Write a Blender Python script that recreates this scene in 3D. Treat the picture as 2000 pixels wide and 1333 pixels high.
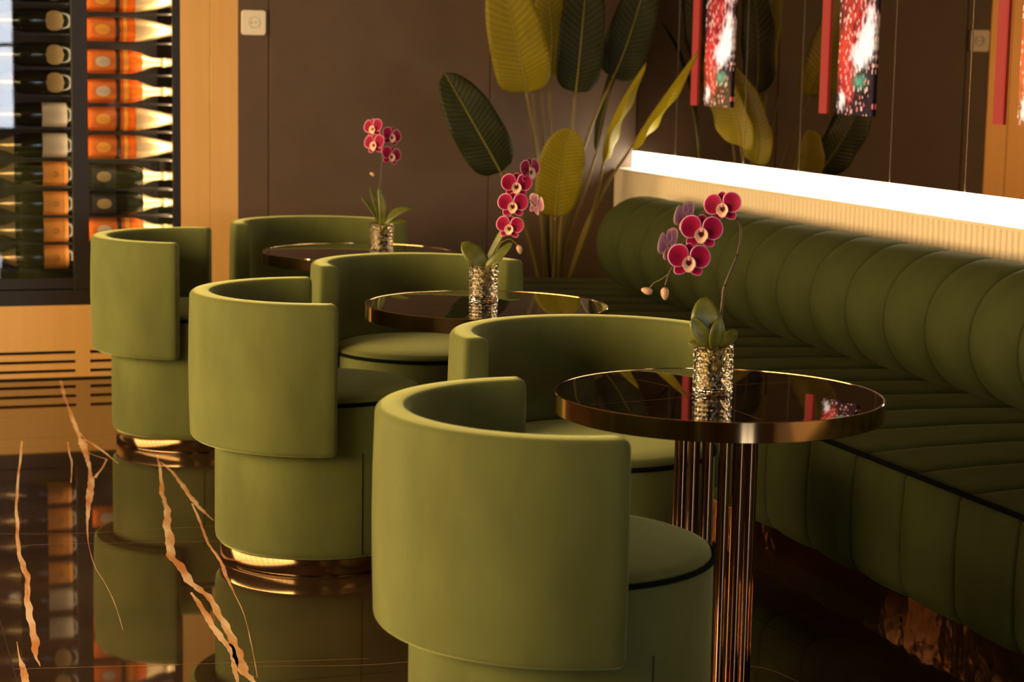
import bpy, bmesh, math, random
from mathutils import Vector, Matrix

for o in list(bpy.data.objects):
    bpy.data.objects.remove(o, do_unlink=True)
scene = bpy.context.scene
C = scene.collection
PI = math.pi
random.seed(7)

# ------------------------------------------------------------------ camera
CAM_R = (0.947108, -0.320361, 0.018819)
CAM_U = (0.027099, 0.138273, 0.990023)
CAM_F = (0.319767, 0.937149, -0.139641)

cam_d = bpy.data.cameras.new('camera')
cam = bpy.data.objects.new('camera', cam_d)
C.objects.link(cam)
R_, U_, F_ = Vector(CAM_R), Vector(CAM_U), Vector(CAM_F)
cam.matrix_world = Matrix(((R_.x, U_.x, -F_.x, 0), (R_.y, U_.y, -F_.y, 0), (R_.z, U_.z, -F_.z, 1.4), (0, 0, 0, 1)))
cam_d.sensor_width = 36.0
cam_d.lens = 3835.08 * 36 / 2000
cam_d.clip_start = 0.05
cam_d.dof.use_dof = True
cam_d.dof.focus_distance = 4.9
cam_d.dof.aperture_fstop = 5.0
scene.camera = cam

# ------------------------------------------------------------------ world, lights, exposure
world = bpy.data.worlds.new('world')
scene.world = world
world.use_nodes = True
world.node_tree.nodes['Background'].inputs[0].default_value = (1.0, 0.80, 0.60, 1)
world.node_tree.nodes['Background'].inputs[1].default_value = 0.05
vs = scene.view_settings
vs.view_transform = 'Standard'
vs.look = 'None'
vs.gamma = 1.0
vs.use_curve_mapping = False
vs.exposure = -0.14

def area(name, loc, target, sx, sy, power, col, spread=180):
    d = bpy.data.lights.new(name, 'AREA')
    d.shape = 'RECTANGLE'
    d.size, d.size_y, d.energy, d.color = sx, sy, power, col
    d.spread = math.radians(spread)
    o = bpy.data.objects.new(name, d)
    C.objects.link(o)
    o.location = loc
    o.rotation_euler = (Vector(target) - Vector(loc)).to_track_quat('-Z', 'Y').to_euler()
    return o

WARM = (1.0, 0.72, 0.40)
# the key light is an unseen glowing panel added in the side wall (key_light_panel below); window_1 is plain daylight behind the viewer

# ------------------------------------------------------------------ materials
def mat(name, col, rough=0.5, metal=0.0, spec=0.5, **kw):
    m = bpy.data.materials.new(name)
    m.use_nodes = True
    b = m.node_tree.nodes['Principled BSDF']
    b.inputs['Base Color'].default_value = (*col, 1)
    b.inputs['Roughness'].default_value = rough
    b.inputs['Metallic'].default_value = metal
    b.inputs['Specular IOR Level'].default_value = spec
    for k, v in kw.items():
        b.inputs[k.replace('_', ' ')].default_value = v
    return m

def nodes(m):
    return m.node_tree.nodes, m.node_tree.links, m.node_tree.nodes['Principled BSDF']

def noise_color(m, c1, c2, scale, detail=4, lo=0.35, hi=0.65, stretch=(1, 1, 1), bump=0.0, bscale=None):
    n, l, b = nodes(m)
    tc = n.new('ShaderNodeTexCoord')
    mp = n.new('ShaderNodeMapping')
    mp.inputs['Scale'].default_value = stretch
    l.new(tc.outputs['Object'], mp.inputs[0])
    t = n.new('ShaderNodeTexNoise')
    t.inputs['Scale'].default_value = scale
    t.inputs['Detail'].default_value = detail
    l.new(mp.outputs[0], t.inputs['Vector'])
    r = n.new('ShaderNodeValToRGB')
    r.color_ramp.elements[0].position = lo
    r.color_ramp.elements[1].position = hi
    r.color_ramp.elements[0].color = (*c1, 1)
    r.color_ramp.elements[1].color = (*c2, 1)
    l.new(t.outputs['Fac'], r.inputs[0])
    l.new(r.outputs[0], b.inputs['Base Color'])
    if bump:
        t2 = n.new('ShaderNodeTexNoise')
        t2.inputs['Scale'].default_value = bscale or scale * 6
        l.new(mp.outputs[0], t2.inputs['Vector'])
        bp = n.new('ShaderNodeBump')
        bp.inputs['Strength'].default_value = bump
        bp.inputs['Distance'].default_value = 0.01
        l.new(t2.outputs['Fac'], bp.inputs['Height'])
        l.new(bp.outputs[0], b.inputs['Normal'])
    return m

def emit(name, col, strength):
    m = mat(name, (0, 0, 0), 0.5)
    b = m.node_tree.nodes['Principled BSDF']
    b.inputs['Emission Color'].default_value = (*col, 1)
    b.inputs['Emission Strength'].default_value = strength
    return m

def clear_glass(name, tint=(1, 1, 1), f0=1.5):
    """thin window glass: passes light straight, reflects by fresnel"""
    m = bpy.data.materials.new(name)
    m.use_nodes = True
    n, l = m.node_tree.nodes, m.node_tree.links
    n.clear()
    out = n.new('ShaderNodeOutputMaterial')
    mx = n.new('ShaderNodeMixShader')
    tr = n.new('ShaderNodeBsdfTransparent')
    tr.inputs[0].default_value = (*tint, 1)
    gl = n.new('ShaderNodeBsdfGlossy')
    gl.inputs['Roughness'].default_value = 0.01
    fr = n.new('ShaderNodeFresnel')
    fr.inputs[0].default_value = f0
    l.new(fr.outputs[0], mx.inputs[0])
    l.new(tr.outputs[0], mx.inputs[1])
    l.new(gl.outputs[0], mx.inputs[2])
    l.new(mx.outputs[0], out.inputs[0])
    return m

M = {}
def velvet(name, c1, c2, sheen=0.6):
    m = mat(name, c1, 0.85, 0, 0.2, Sheen_Weight=sheen, Sheen_Roughness=0.42)
    m.node_tree.nodes['Principled BSDF'].inputs['Sheen Tint'].default_value = (0.64, 0.68, 0.29, 1)
    return noise_color(m, c1, c2, 5.0, 6, 0.32, 0.68, (1, 1, 0.45), 0.06, 260)
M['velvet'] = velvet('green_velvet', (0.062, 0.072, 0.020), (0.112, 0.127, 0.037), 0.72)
M['velvet_shaded'] = velvet('shaded_bench_velvet', (0.031, 0.040, 0.010), (0.055, 0.066, 0.018), 0.05)  # darker copy of the chair velvet, bench shade put into the colour
M['piping'] = mat('dark_piping', (0.004, 0.006, 0.004), 0.95, 0, 0.05)
M['brass'] = mat('polished_brass', (0.62, 0.40, 0.19), 0.10, 1.0)
M['ring_brass'] = mat('base_ring_brass', (0.46, 0.30, 0.16), 0.14, 1.0)
M['rose_brass'] = mat('rose_brass_tube', (0.38, 0.215, 0.125), 0.09, 1.0)
M['gold_panel'] = noise_color(mat('brushed_gold', (0.8, 0.45, 0.14), 0.42, 0.3), (0.78, 0.44, 0.14), (0.82, 0.47, 0.155), 3, 4, 0.3, 0.7, (14, 14, 0.4))
M['brown'] = noise_color(mat('brown_wall_panel', (0.08, 0.05, 0.035), 0.55), (0.092, 0.056, 0.033), (0.108, 0.066, 0.039), 6, 5, 0.3, 0.7)
M['seam'] = mat('dark_gap', (0.012, 0.008, 0.006), 0.7)
M['plaster'] = noise_color(mat('warm_plaster', (0.2, 0.14, 0.09), 0.8), (0.10, 0.07, 0.045), (0.13, 0.09, 0.06), 4)
M['ceil'] = noise_color(mat('ceiling_paint', (0.2, 0.15, 0.11), 0.8), (0.10, 0.07, 0.05), (0.12, 0.085, 0.06), 4)
M['mirror'] = mat('smoked_mirror', (0.28, 0.215, 0.155), 0.012, 1.0)
M['joint'] = mat('mirror_bevel', (0.75, 0.68, 0.6), 0.25, 1.0)
M['cream'] = noise_color(mat('cream_lacquer', (0.7, 0.56, 0.38), 0.5), (0.82, 0.70, 0.53), (0.86, 0.74, 0.56), 6)
M['cream_gap'] = mat('cream_backing', (0.62, 0.50, 0.35), 0.6)
M['lightbar'] = emit('light_bar_diffuser', (1.0, 0.84, 0.62), 15.0)
M['tile'] = noise_color(mat('dark_marble', (0.02, 0.012, 0.008), 0.03, 0, 0.5, IOR=1.95), (0.022, 0.012, 0.007), (0.045, 0.026, 0.015), 2.2, 8, 0.35, 0.7)
M['grout'] = mat('pale_grout', (0.32, 0.25, 0.19), 0.6)
M['vein'] = noise_color(mat('gold_vein', (0.6, 0.3, 0.12), 0.06, 0, 0.8), (0.54, 0.23, 0.09), (0.76, 0.56, 0.41), 14, 8, 0.40, 0.62, (1.6, 0.30, 1))
M['thin_vein'] = mat('pale_vein', (0.30, 0.17, 0.09), 0.06, 0, 0.8)
M['table'] = noise_color(mat('black_marble_top', (0.01, 0.007, 0.005), 0.015, 0, 1.0), (0.008, 0.005, 0.004), (0.018, 0.010, 0.007), 5, 8, 0.4, 0.75)
M['bronze'] = noise_color(mat('polished_bronze_plinth', (0.3, 0.16, 0.07), 0.06, 1.0), (0.60, 0.35, 0.16), (0.68, 0.40, 0.19), 4, 3, 0.3, 0.7, (1, 1, 1), 0.35, 9)
M['frame'] = mat('black_cabinet_frame', (0.018, 0.013, 0.011), 0.38)
M['cab_in'] = mat('cabinet_interior', (0.022, 0.015, 0.011), 0.45)
M['glass'] = clear_glass('cabinet_glass', (0.95, 0.96, 0.96), 1.68)
M['socket'] = mat('white_plastic', (0.80, 0.72, 0.62), 0.4)
M['socket_ring'] = mat('socket_ring', (0.62, 0.66, 0.55), 0.4)
M['black'] = mat('black_plastic', (0.01, 0.01, 0.01), 0.5)
M['pot'] = noise_color(mat('dark_ceramic', (0.03, 0.022, 0.018), 0.4), (0.025, 0.018, 0.015), (0.035, 0.026, 0.02), 8)
M['soil'] = noise_color(mat('soil', (0.02, 0.012, 0.008), 0.9), (0.012, 0.008, 0.005), (0.035, 0.022, 0.014), 40)
M['red_strip'] = emit('red_light_strip', (1.0, 0.085, 0.05), 0.5)
M['strip_white'] = emit('warm_led_strip', (1.0, 0.70, 0.38), 110.0)
M['strip_fill'] = emit('added_fill_strip', (1.0, 0.70, 0.38), 18.0)
M['day'] = emit('daylight_pane', (0.82, 0.89, 1.0), 9.5)
M['key_pane'] = emit('added_key_light_pane', (1.0, 0.67, 0.30), 26.0)  # glow of the key light panel added on the left

def leaf_mat(name, c1, c2, transl):
    m = mat(name, c1, 0.48, 0, 0.22)
    n, l, b = nodes(m)
    uv = n.new('ShaderNodeUVMap')
    sp = n.new('ShaderNodeSeparateXYZ')
    l.new(uv.outputs[0], sp.inputs[0])
    ab = n.new('ShaderNodeMath'); ab.operation = 'ABSOLUTE'
    l.new(sp.outputs[0], ab.inputs[0])
    ml = n.new('ShaderNodeMath'); ml.operation = 'MULTIPLY_ADD'
    l.new(ab.outputs[0], ml.inputs[0]); ml.inputs[1].default_value = -0.10
    l.new(sp.outputs[1], ml.inputs[2])
    s = n.new('ShaderNodeMath'); s.operation = 'MULTIPLY'
    l.new(ml.outputs[0], s.inputs[0]); s.inputs[1].default_value = 150
    si = n.new('ShaderNodeMath'); si.operation = 'SINE'
    l.new(s.outputs[0], si.inputs[0])
    mr = n.new('ShaderNodeMapRange')
    mr.inputs[1].default_value = -1; mr.inputs[2].default_value = 1
    l.new(si.outputs[0], mr.inputs[0])
    nz = n.new('ShaderNodeTexNoise'); nz.inputs['Scale'].default_value = 7
    mu = n.new('ShaderNodeMath'); mu.operation = 'MULTIPLY'
    l.new(mr.outputs[0], mu.inputs[0]); l.new(nz.outputs[0], mu.inputs[1])
    r = n.new('ShaderNodeValToRGB')
    r.color_ramp.elements[0].color = (*c1, 1); r.color_ramp.elements[1].color = (*c2, 1)
    r.color_ramp.elements[1].position = 0.7
    l.new(mu.outputs[0], r.inputs[0])
    l.new(r.outputs[0], b.inputs['Base Color'])
    bp = n.new('ShaderNodeBump'); bp.inputs['Strength'].default_value = 0.25; bp.inputs['Distance'].default_value = 0.004
    l.new(mr.outputs[0], bp.inputs['Height']); l.new(bp.outputs[0], b.inputs['Normal'])
    tr = n.new('ShaderNodeBsdfTranslucent')
    l.new(r.outputs[0], tr.inputs[0])
    mx = n.new('ShaderNodeMixShader'); mx.inputs[0].default_value = transl
    l.new(b.outputs[0], mx.inputs[1]); l.new(tr.outputs[0], mx.inputs[2])
    l.new(mx.outputs[0], n['Material Output'].inputs[0])
    return m
M['leaf_dark'] = leaf_mat('mature_shaded_leaf', (0.014, 0.018, 0.003), (0.034, 0.038, 0.006), 0.12)  # own dark green, deepened by shade put into the colour
M['leaf_young'] = leaf_mat('young_lit_leaf', (0.22, 0.175, 0.006), (0.30, 0.235, 0.010), 0.3)  # own yellow-green, lifted by light put into the colour
M['leaf_folded'] = leaf_mat('folded_lit_leaf', (0.30, 0.25, 0.010), (0.40, 0.33, 0.016), 0.12)  # yellow raised in the colour to show the light bar's glow
M['stem'] = mat('plant_stem', (0.15, 0.105, 0.016), 0.5)
M['midrib'] = mat('leaf_midrib', (0.20, 0.17, 0.015), 0.45)
M['orchid_leaf'] = noise_color(mat('orchid_leaf', (0.10, 0.12, 0.015), 0.35, 0, 0.5), (0.075, 0.095, 0.012), (0.15, 0.155, 0.02), 30)
M['orchid_stem'] = mat('orchid_stem', (0.075, 0.045, 0.022), 0.5)
M['orchid_green'] = mat('orchid_green_stem', (0.20, 0.16, 0.025), 0.5)
M['bud'] = noise_color(mat('orchid_bud', (0.6, 0.4, 0.25), 0.5), (0.62, 0.42, 0.16), (0.66, 0.40, 0.30), 40)
M['node'] = mat('stem_node', (0.03, 0.018, 0.012), 0.6)

def petal_mat(name, stops):
    m = mat(name, (0.4, 0.01, 0.06), 0.6, 0, 0.15)
    n, l, b = nodes(m)
    at = n.new('ShaderNodeAttribute'); at.attribute_name = 'edge'
    nz = n.new('ShaderNodeTexNoise'); nz.inputs['Scale'].default_value = 90
    ad = n.new('ShaderNodeMath'); ad.operation = 'MULTIPLY_ADD'
    l.new(nz.outputs[0], ad.inputs[0]); ad.inputs[1].default_value = 0.08
    l.new(at.outputs['Fac'], ad.inputs[2])
    r = n.new('ShaderNodeValToRGB')
    e = r.color_ramp.elements
    e[0].position, e[0].color = stops[0][0], (*stops[0][1], 1)
    e[1].position, e[1].color = stops[-1][0], (*stops[-1][1], 1)
    for p, c in stops[1:-1]:
        q = e.new(p); q.color = (*c, 1)
    l.new(ad.outputs[0], r.inputs[0])
    l.new(r.outputs[0], b.inputs['Base Color'])
    return m
M['petal'] = petal_mat('crimson_petal', [(0.05, (0.17, 0.001, 0.030)), (0.70, (0.30, 0.001, 0.045)), (0.93, (0.36, 0.008, 0.13)), (1.0, (0.80, 0.42, 0.55))])
M['petal_back'] = petal_mat('pale_pink_petal', [(0.1, (0.36, 0.10, 0.22)), (0.7, (0.48, 0.20, 0.32)), (1.0, (0.75, 0.50, 0.55))])
M['lip'] = petal_mat('pale_lip', [(0.10, (0.05, 0.004, 0.008)), (0.40, (0.10, 0.004, 0.012)), (0.52, (0.75, 0.40, 0.25)), (0.78, (0.90, 0.70, 0.58)), (1.0, (0.85, 0.45, 0.38))])
M['column'] = mat('flower_column', (0.80, 0.45, 0.48), 0.5)
M['cut_glass'] = mat('cut_glass', (1.0, 0.85, 0.60), 0.02, 0, 0.5, Transmission_Weight=1.0, IOR=1.45)
M['moss'] = noise_color(mat('roots_and_moss', (0.05, 0.05, 0.03), 0.8), (0.02, 0.022, 0.022), (0.26, 0.25, 0.10), 75, 4, 0.42, 0.62)

# ------------------------------------------------------------------ helpers
def link(name, me, m=None, parent=None, smooth=False):
    o = bpy.data.objects.new(name, me)
    if m is not None and not me.materials:
        me.materials.append(M[m] if isinstance(m, str) else m)
    if smooth:
        for p in me.polygons:
            p.use_smooth = True
    C.objects.link(o)
    if parent is not None:
        o.parent = parent
    return o

def from_bm(name, bm, m=None, parent=None, smooth=False, auto=None):
    bmesh.ops.recalc_face_normals(bm, faces=bm.faces)
    me = bpy.data.meshes.new(name)
    bm.to_mesh(me)
    bm.free()
    o = link(name, me, m, parent, smooth)
    if auto:
        me.set_sharp_from_angle(angle=math.radians(auto))
    return o

def box(bm, x0, x1, y0, y1, z0, z1):
    v = [bm.verts.new((x, y, z)) for z in (z0, z1) for y in (y0, y1) for x in (x0, x1)]
    for f in ((0, 1, 3, 2), (4, 6, 7, 5), (0, 4, 5, 1), (2, 3, 7, 6), (0, 2, 6, 4), (1, 5, 7, 3)):
        bm.faces.new([v[i] for i in f])

def box_obj(name, x0, x1, y0, y1, z0, z1, m, parent=None, bevel=0.0, segs=2):
    bm = bmesh.new()
    box(bm, x0, x1, y0, y1, z0, z1)
    if bevel:
        bmesh.ops.bevel(bm, geom=bm.edges[:], offset=bevel, segments=segs, profile=0.5, affect='EDGES')
    return from_bm(name, bm, m, parent)

def loft(bm, rings, closed=True, cap=True):
    """rings: list of lists of points, all of one length"""
    vs_ = [[bm.verts.new(p) for p in r] for r in rings]
    n = len(rings[0])
    for a, b in zip(vs_[:-1], vs_[1:]):
        for i in range(n if closed else n - 1):
            j = (i + 1) % n
            bm.faces.new((a[i], a[j], b[j], b[i]))
    if cap:
        bm.faces.new(vs_[0][::-1])
        bm.faces.new(vs_[-1])
    return vs_

def lathe(bm, prof, segs=48, cap=True, rot=None):
    rings = [[(r * math.cos(2 * PI * k / segs), r * math.sin(2 * PI * k / segs), z) for k in range(segs)] for r, z in prof]
    loft(bm, rings, True, cap)

def tube(bm, pts, radii, segs=8, cap=True):
    pts = [Vector(p) for p in pts]
    if not isinstance(radii, (list, tuple)):
        radii = [radii] * len(pts)
    rings = []
    up = Vector((0.13, 0.21, 0.97)).normalized()
    for i, p in enumerate(pts):
        t = (pts[min(i + 1, len(pts) - 1)] - pts[max(i - 1, 0)]).normalized()
        if abs(t.dot(up)) > 0.96:
            up = Vector((0.9, 0.3, 0.1)).normalized()
        s = t.cross(up).normalized()
        u = s.cross(t)
        up = u
        rings.append([p + (s * math.cos(2 * PI * k / segs) + u * math.sin(2 * PI * k / segs)) * radii[i] for k in range(segs)])
    loft(bm, rings, True, cap)

def smooth_path(pts, n=6):
    """Catmull-Rom through the points"""
    P = [Vector(p) for p in pts]
    P = [2 * P[0] - P[1]] + P + [2 * P[-1] - P[-2]]
    out = []
    for i in range(1, len(P) - 2):
        a, b, c, d = P[i - 1:i + 3]
        for k in range(n):
            t = k / n
            out.append(0.5 * ((2 * b) + (c - a) * t + (2 * a - 5 * b + 4 * c - d) * t * t + (3 * b - a - 3 * c + d) * t ** 3))
    out.append(P[-2])
    return out

def thing(name, label, cat, loc=(0, 0, 0), rz=0.0, group=None):
    o = bpy.data.objects.new(name, None)
    o.empty_display_size = 0.1
    C.objects.link(o)
    o.location = loc
    o.rotation_euler = (0, 0, rz)
    return tag(o, label, cat, group)

def tag(o, label, cat, group=None):
    o['label'] = label
    o['category'] = cat
    if group:
        o['group'] = group
    return o

def struct(o):
    o['kind'] = 'structure'
    return o

def copy_tree(o, parent=None):
    c = o.copy()
    C.objects.link(c)
    c.parent = parent
    for ch in list(o.children):
        copy_tree(ch, c)
    return c

# ------------------------------------------------------------------ the room
XM, YB = 3.553, 8.65          # mirror wall plane, back wall plane
XL, YF, ZC = -1.9, -3.5, 2.9
floor = struct(box_obj('floor', XL, XM + 0.2, YF, YB + 0.7, -0.06, -0.002, 'grout'))
cols = [(-1.9, -1.516, 3.9), (-1.516, 0.338, 5.85), (0.338, 2.19, 7.307), (2.19, 3.6, 4.815)]
for x0, x1, yj in cols:
    ys = [yj + 3.06 * k for k in range(-5, 4)]
    for y0, y1 in zip(ys[:-1], ys[1:]):
        y0, y1 = max(y0, YF), min(y1, YB + 0.1)
        if y1 - y0 < 0.05:
            continue
        box_obj('tile', x0 + 0.0012, x1 - 0.0012, y0 + 0.0012, y1 - 0.0012, -0.02, 0.0, 'tile', floor)
VEINS = [
    [(1.026,6.884,0.0067),(0.991,6.575,0.0090),(0.950,6.280,0.0154),(0.938,6.140,0.0121),(0.922,5.979,0.0206),(0.896,5.830,0.0229),(0.870,5.592,0.0248),(0.848,5.438,0.0241),(0.856,5.306,0.0236),(0.853,5.161,0.0230),(0.866,5.058,0.0201),(0.877,4.978,0.0174),(0.871,4.832,0.0183),(0.869,4.693,0.0188),(0.861,4.562,0.0206),(0.852,4.454,0.0246),(0.842,4.335,0.0218),(0.848,4.276,0.0129),(0.854,4.217,0.0043)],
    [(0.839,5.046,0.0060),(0.841,4.913,0.0147),(0.837,4.753,0.0166),(0.841,4.616,0.0176),(0.845,4.502,0.0181),(0.827,4.369,0.0132),(0.814,4.266,0.0064)],
    [(1.020,6.765,0.0066),(1.030,6.614,0.0097),(1.031,6.379,0.0138),(1.029,6.145,0.0170),(1.029,6.006,0.0119),(1.042,5.844,0.0029)],
    [(1.017,6.092,0.0060),(0.995,5.805,0.0080),(0.976,5.565,0.0077),(0.972,5.362,0.0085),(0.961,5.215,0.0104),(0.946,4.999,0.0030),(0.932,4.798,0.0019),(0.897,4.520,0.0018),(0.863,4.286,0.0017)],
    [(0.589,7.257,0.0055),(0.548,6.845,0.0079),(0.487,6.251,0.0084),(0.461,5.890,0.0090),(0.442,5.610,0.0119),(0.438,5.435,0.0147),(0.440,5.290,0.0143),(0.421,5.118,0.0148),(0.415,4.972,0.0164),(0.409,4.816,0.0168),(0.402,4.670,0.0172),(0.396,4.585,0.0089),(0.398,4.501,0.0018)],
    [(0.363,4.713,0.0018),(0.358,4.572,0.0044),(0.359,4.497,0.0153),(0.356,4.392,0.0171),(0.350,4.301,0.0125)],
    [(0.868,8.606,0.0117),(0.839,8.187,0.0111),(0.830,7.982,0.0078),(0.820,7.751,0.0136),(0.807,7.469,0.0160),(0.803,7.280,0.0199),(0.794,7.101,0.0278),(0.783,6.917,0.0190),(0.771,6.729,0.0106),(0.766,6.678,0.0116),(0.743,6.449,0.0219),(0.707,6.197,0.0180),(0.672,5.937,0.0086),(0.642,5.651,0.0022),(0.628,5.386,0.0016),(0.633,5.179,0.0015),(0.631,4.969,0.0015),(0.620,4.743,0.0014)],
    [(0.805,7.295,0.0057),(0.832,7.122,0.0112),(0.855,6.956,0.0082),(0.874,6.771,0.0032)],
    [(0.796,6.999,0.0055),(0.810,6.939,0.0041),(0.835,6.877,0.0054),(0.843,6.847,0.0067),(0.817,6.731,0.0066),(0.767,6.551,0.0095)],
    [(0.749,7.216,0.0028),(0.733,7.014,0.0060),(0.718,6.795,0.0053),(0.683,6.494,0.0025)],
    [(0.406,5.830,0.0022),(0.631,5.778,0.0022),(0.865,5.775,0.0023),(1.029,5.771,0.0023)],
    [(0.394,5.672,0.0022),(0.553,5.662,0.0022),(0.765,5.624,0.0022),(1.006,5.581,0.0022)],
    [(0.341,4.495,0.0026),(0.603,4.448,0.0026),(0.904,4.397,0.0022),(1.144,4.359,0.0018)],
    [(0.854,4.374,0.0013),(1.025,4.333,0.0022),(1.132,4.312,0.0027),(1.247,4.308,0.0022)],
    [(0.503,7.140,0.0022),(0.691,7.133,0.0022),(0.915,7.102,0.0022)],
    [(0.548,7.753,0.0036),(0.628,7.743,0.0018)],
    [(1.972,4.081,0.0030),(2.028,4.033,0.0036),(2.054,3.926,0.0035)],
]

def vein(pts, k):
    ctr = smooth_path([(x, y, 0) for x, y, w in pts], 7)
    ws = smooth_path([(w, 0, 0) for x, y, w in pts], 7)
    bm = bmesh.new()
    L, Rr = [], []
    thin = max(w for x, y, w in pts) < 0.005
    def wander():
        ph = [random.uniform(0, 6.28) for _ in range(4)]
        return lambda i: 0.5 * math.sin(i * 0.9 + ph[0]) + 0.3 * math.sin(i * 2.1 + ph[1]) + 0.35 * math.sin(i * 0.37 + ph[2])
    fa, fb, fc = wander(), wander(), wander()
    for i, p in enumerate(ctr):
        t = (ctr[min(i + 1, len(ctr) - 1)] - ctr[max(i - 1, 0)]).normalized()
        s = Vector((t.y, -t.x, 0))
        w = max(abs(ws[i].x), 0.0008) * 0.5
        j = 0.1 if thin else 0.30
        wob = s * (fc(i) * min(w * 0.35, 0.002))
        L.append(bm.verts.new(p + s * w * (1 + j * fa(i)) + wob + Vector((0, 0, 0.0004))))
        Rr.append(bm.verts.new(p - s * w * (1 + j * fb(i)) + wob + Vector((0, 0, 0.0004))))
    for i in range(len(L) - 1):
        bm.faces.new((L[i], L[i + 1], Rr[i + 1], Rr[i]))
    from_bm('vein', bm, 'thin_vein' if thin else 'vein', floor)
for k, v in enumerate(VEINS):
    vein(v, k)

ceiling = struct(box_obj('ceiling', XL, XM + 0.1, YF, YB + 0.7, ZC, ZC + 0.1, 'ceil'))
# back wall: slab with brown panels and two gold ones beside the cabinet
wall_back = struct(box_obj('wall_back', 1.40, XM + 0.1, YB + 0.012, YB + 0.1, 0, ZC, 'seam'))
for x0, x1, m in ((1.656, 1.791, 'brown'), (1.791, 2.822, 'brown'), (2.822, XM, 'brown'), (1.40, 1.531, 'gold_panel'), (1.531, 1.656, 'gold_panel')):
    g = 0.0025 if m == 'brown' else 0.0012
    box_obj('wall_panel', x0 + g, x1 - g, YB, YB + 0.02, 0.0, ZC, m, wall_back, 0.0012, 1)
struct(box_obj('wall_rear', XL, -0.62, YB, YB + 0.1, 0, ZC, 'plaster'))
# side wall opposite the mirror, with a hole for the added amber key light
def wall_with_hole(name, axis, pos, thick, a0, a1, h0, h1, z0, z1, m):
    bm = bmesh.new()
    for (u0, u1, w0, w1) in ((a0, h0, 0, ZC), (h1, a1, 0, ZC), (h0, h1, 0, z0), (h0, h1, z1, ZC)):
        if axis == 'x':
            box(bm, pos, pos + thick, u0, u1, w0, w1)
        else:
            box(bm, u0, u1, pos, pos + thick, w0, w1)
    return struct(from_bm(name, bm, m))
wall_with_hole('wall_left', 'x', XL - 0.1, 0.1, YF, YB + 0.7, 1.6, 8.0, 0.80, 1.88, 'plaster')
w2 = struct(box_obj('key_light_panel', XL - 0.08, XL - 0.06, 1.6, 8.0, 0.80, 1.88, 'key_pane'))  # glowing panel added as key light, not a known window
for k in range(15):
    y = 1.6 + 6.4 * k / 14
    box_obj('window_frame', XL - 0.05, XL, y - 0.035, y + 0.035, 0.80, 1.88, 'frame', w2)  # bars added to split the panel's reflections into stripes
wall_with_hole('wall_front', 'y', YF - 0.1, 0.1, XL, XM + 0.1, 0.6, 1.72, 0.62, 2.5, 'plaster')
w1 = struct(box_obj('window_1', 0.6, 1.72, YF - 0.08, YF - 0.06, 0.62, 2.5, 'day'))
for x in (0.63, 1.16, 1.69):
    box_obj('window_frame', x - 0.03, x + 0.03, YF - 0.05, YF, 0.62, 2.5, 'frame', w1)
for z in (0.64, 1.5, 2.48):
    box_obj('window_frame', 0.6, 1.72, YF - 0.05, YF - 0.002, z - 0.02, z + 0.02, 'frame', w1)

# mirror wall
wall_right = struct(box_obj('wall_right', XM + 0.012, XM + 0.1, YF, YB + 0.1, 0, ZC, 'seam'))
js = [YB, 8.182]
y, k = 8.182, 0
while y > 2.0:
    y -= 0.713 if k % 2 == 0 else 0.505
    k += 1
    js.append(y)
js.append(YF)
for a, b in zip(js[1:], js[:-1]):
    box_obj('mirror_panel', XM, XM + 0.012, a + 0.002, b - 0.002, 1.004, ZC, 'mirror', wall_right)
for y in js[1:-1]:
    box_obj('bevel_strip', XM - 0.0015, XM + 0.012, y - 0.002, y + 0.002, 1.004, ZC, 'joint', wall_right)
trim = struct(box_obj('trim_1', 3.456, XM + 0.012, YF, YB, 0, 0.915, 'cream_gap'))
box_obj('ledge_top', 3.444, XM + 0.012, YF, YB, 0.915, 0.925, 'cream', trim)
bm = bmesh.new()
fl_ = [[(3.458 - 0.017 * math.sin(PI * i / 6), -0.0155 * math.cos(PI * i / 6), z) for i in range(7)] for z in (0.0, 0.915)]
loft(bm, fl_, True, True)
flute = from_bm('flute', bm, 'cream', trim, True, 40)
flute.location.y = YB - 0.017
for k in range(1, 190):
    f = flute.copy(); C.objects.link(f); f.parent = trim; f.location.y = YB - 0.017 - 0.034 * k

# glowing bar along the foot of the mirror
lb = thing('linear_light', 'long glowing white light bar along the foot of the mirror wall', 'light', (3.546, 8.64, 0.925))
box_obj('diffuser', -0.012, 0.0, -8.6, 0.0, 0.0, 0.0775, 'lightbar', lb)
box_obj('housing', 0.0, 0.004, -8.6, 0.0, 0.0, 0.079, 'joint', lb)

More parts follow.
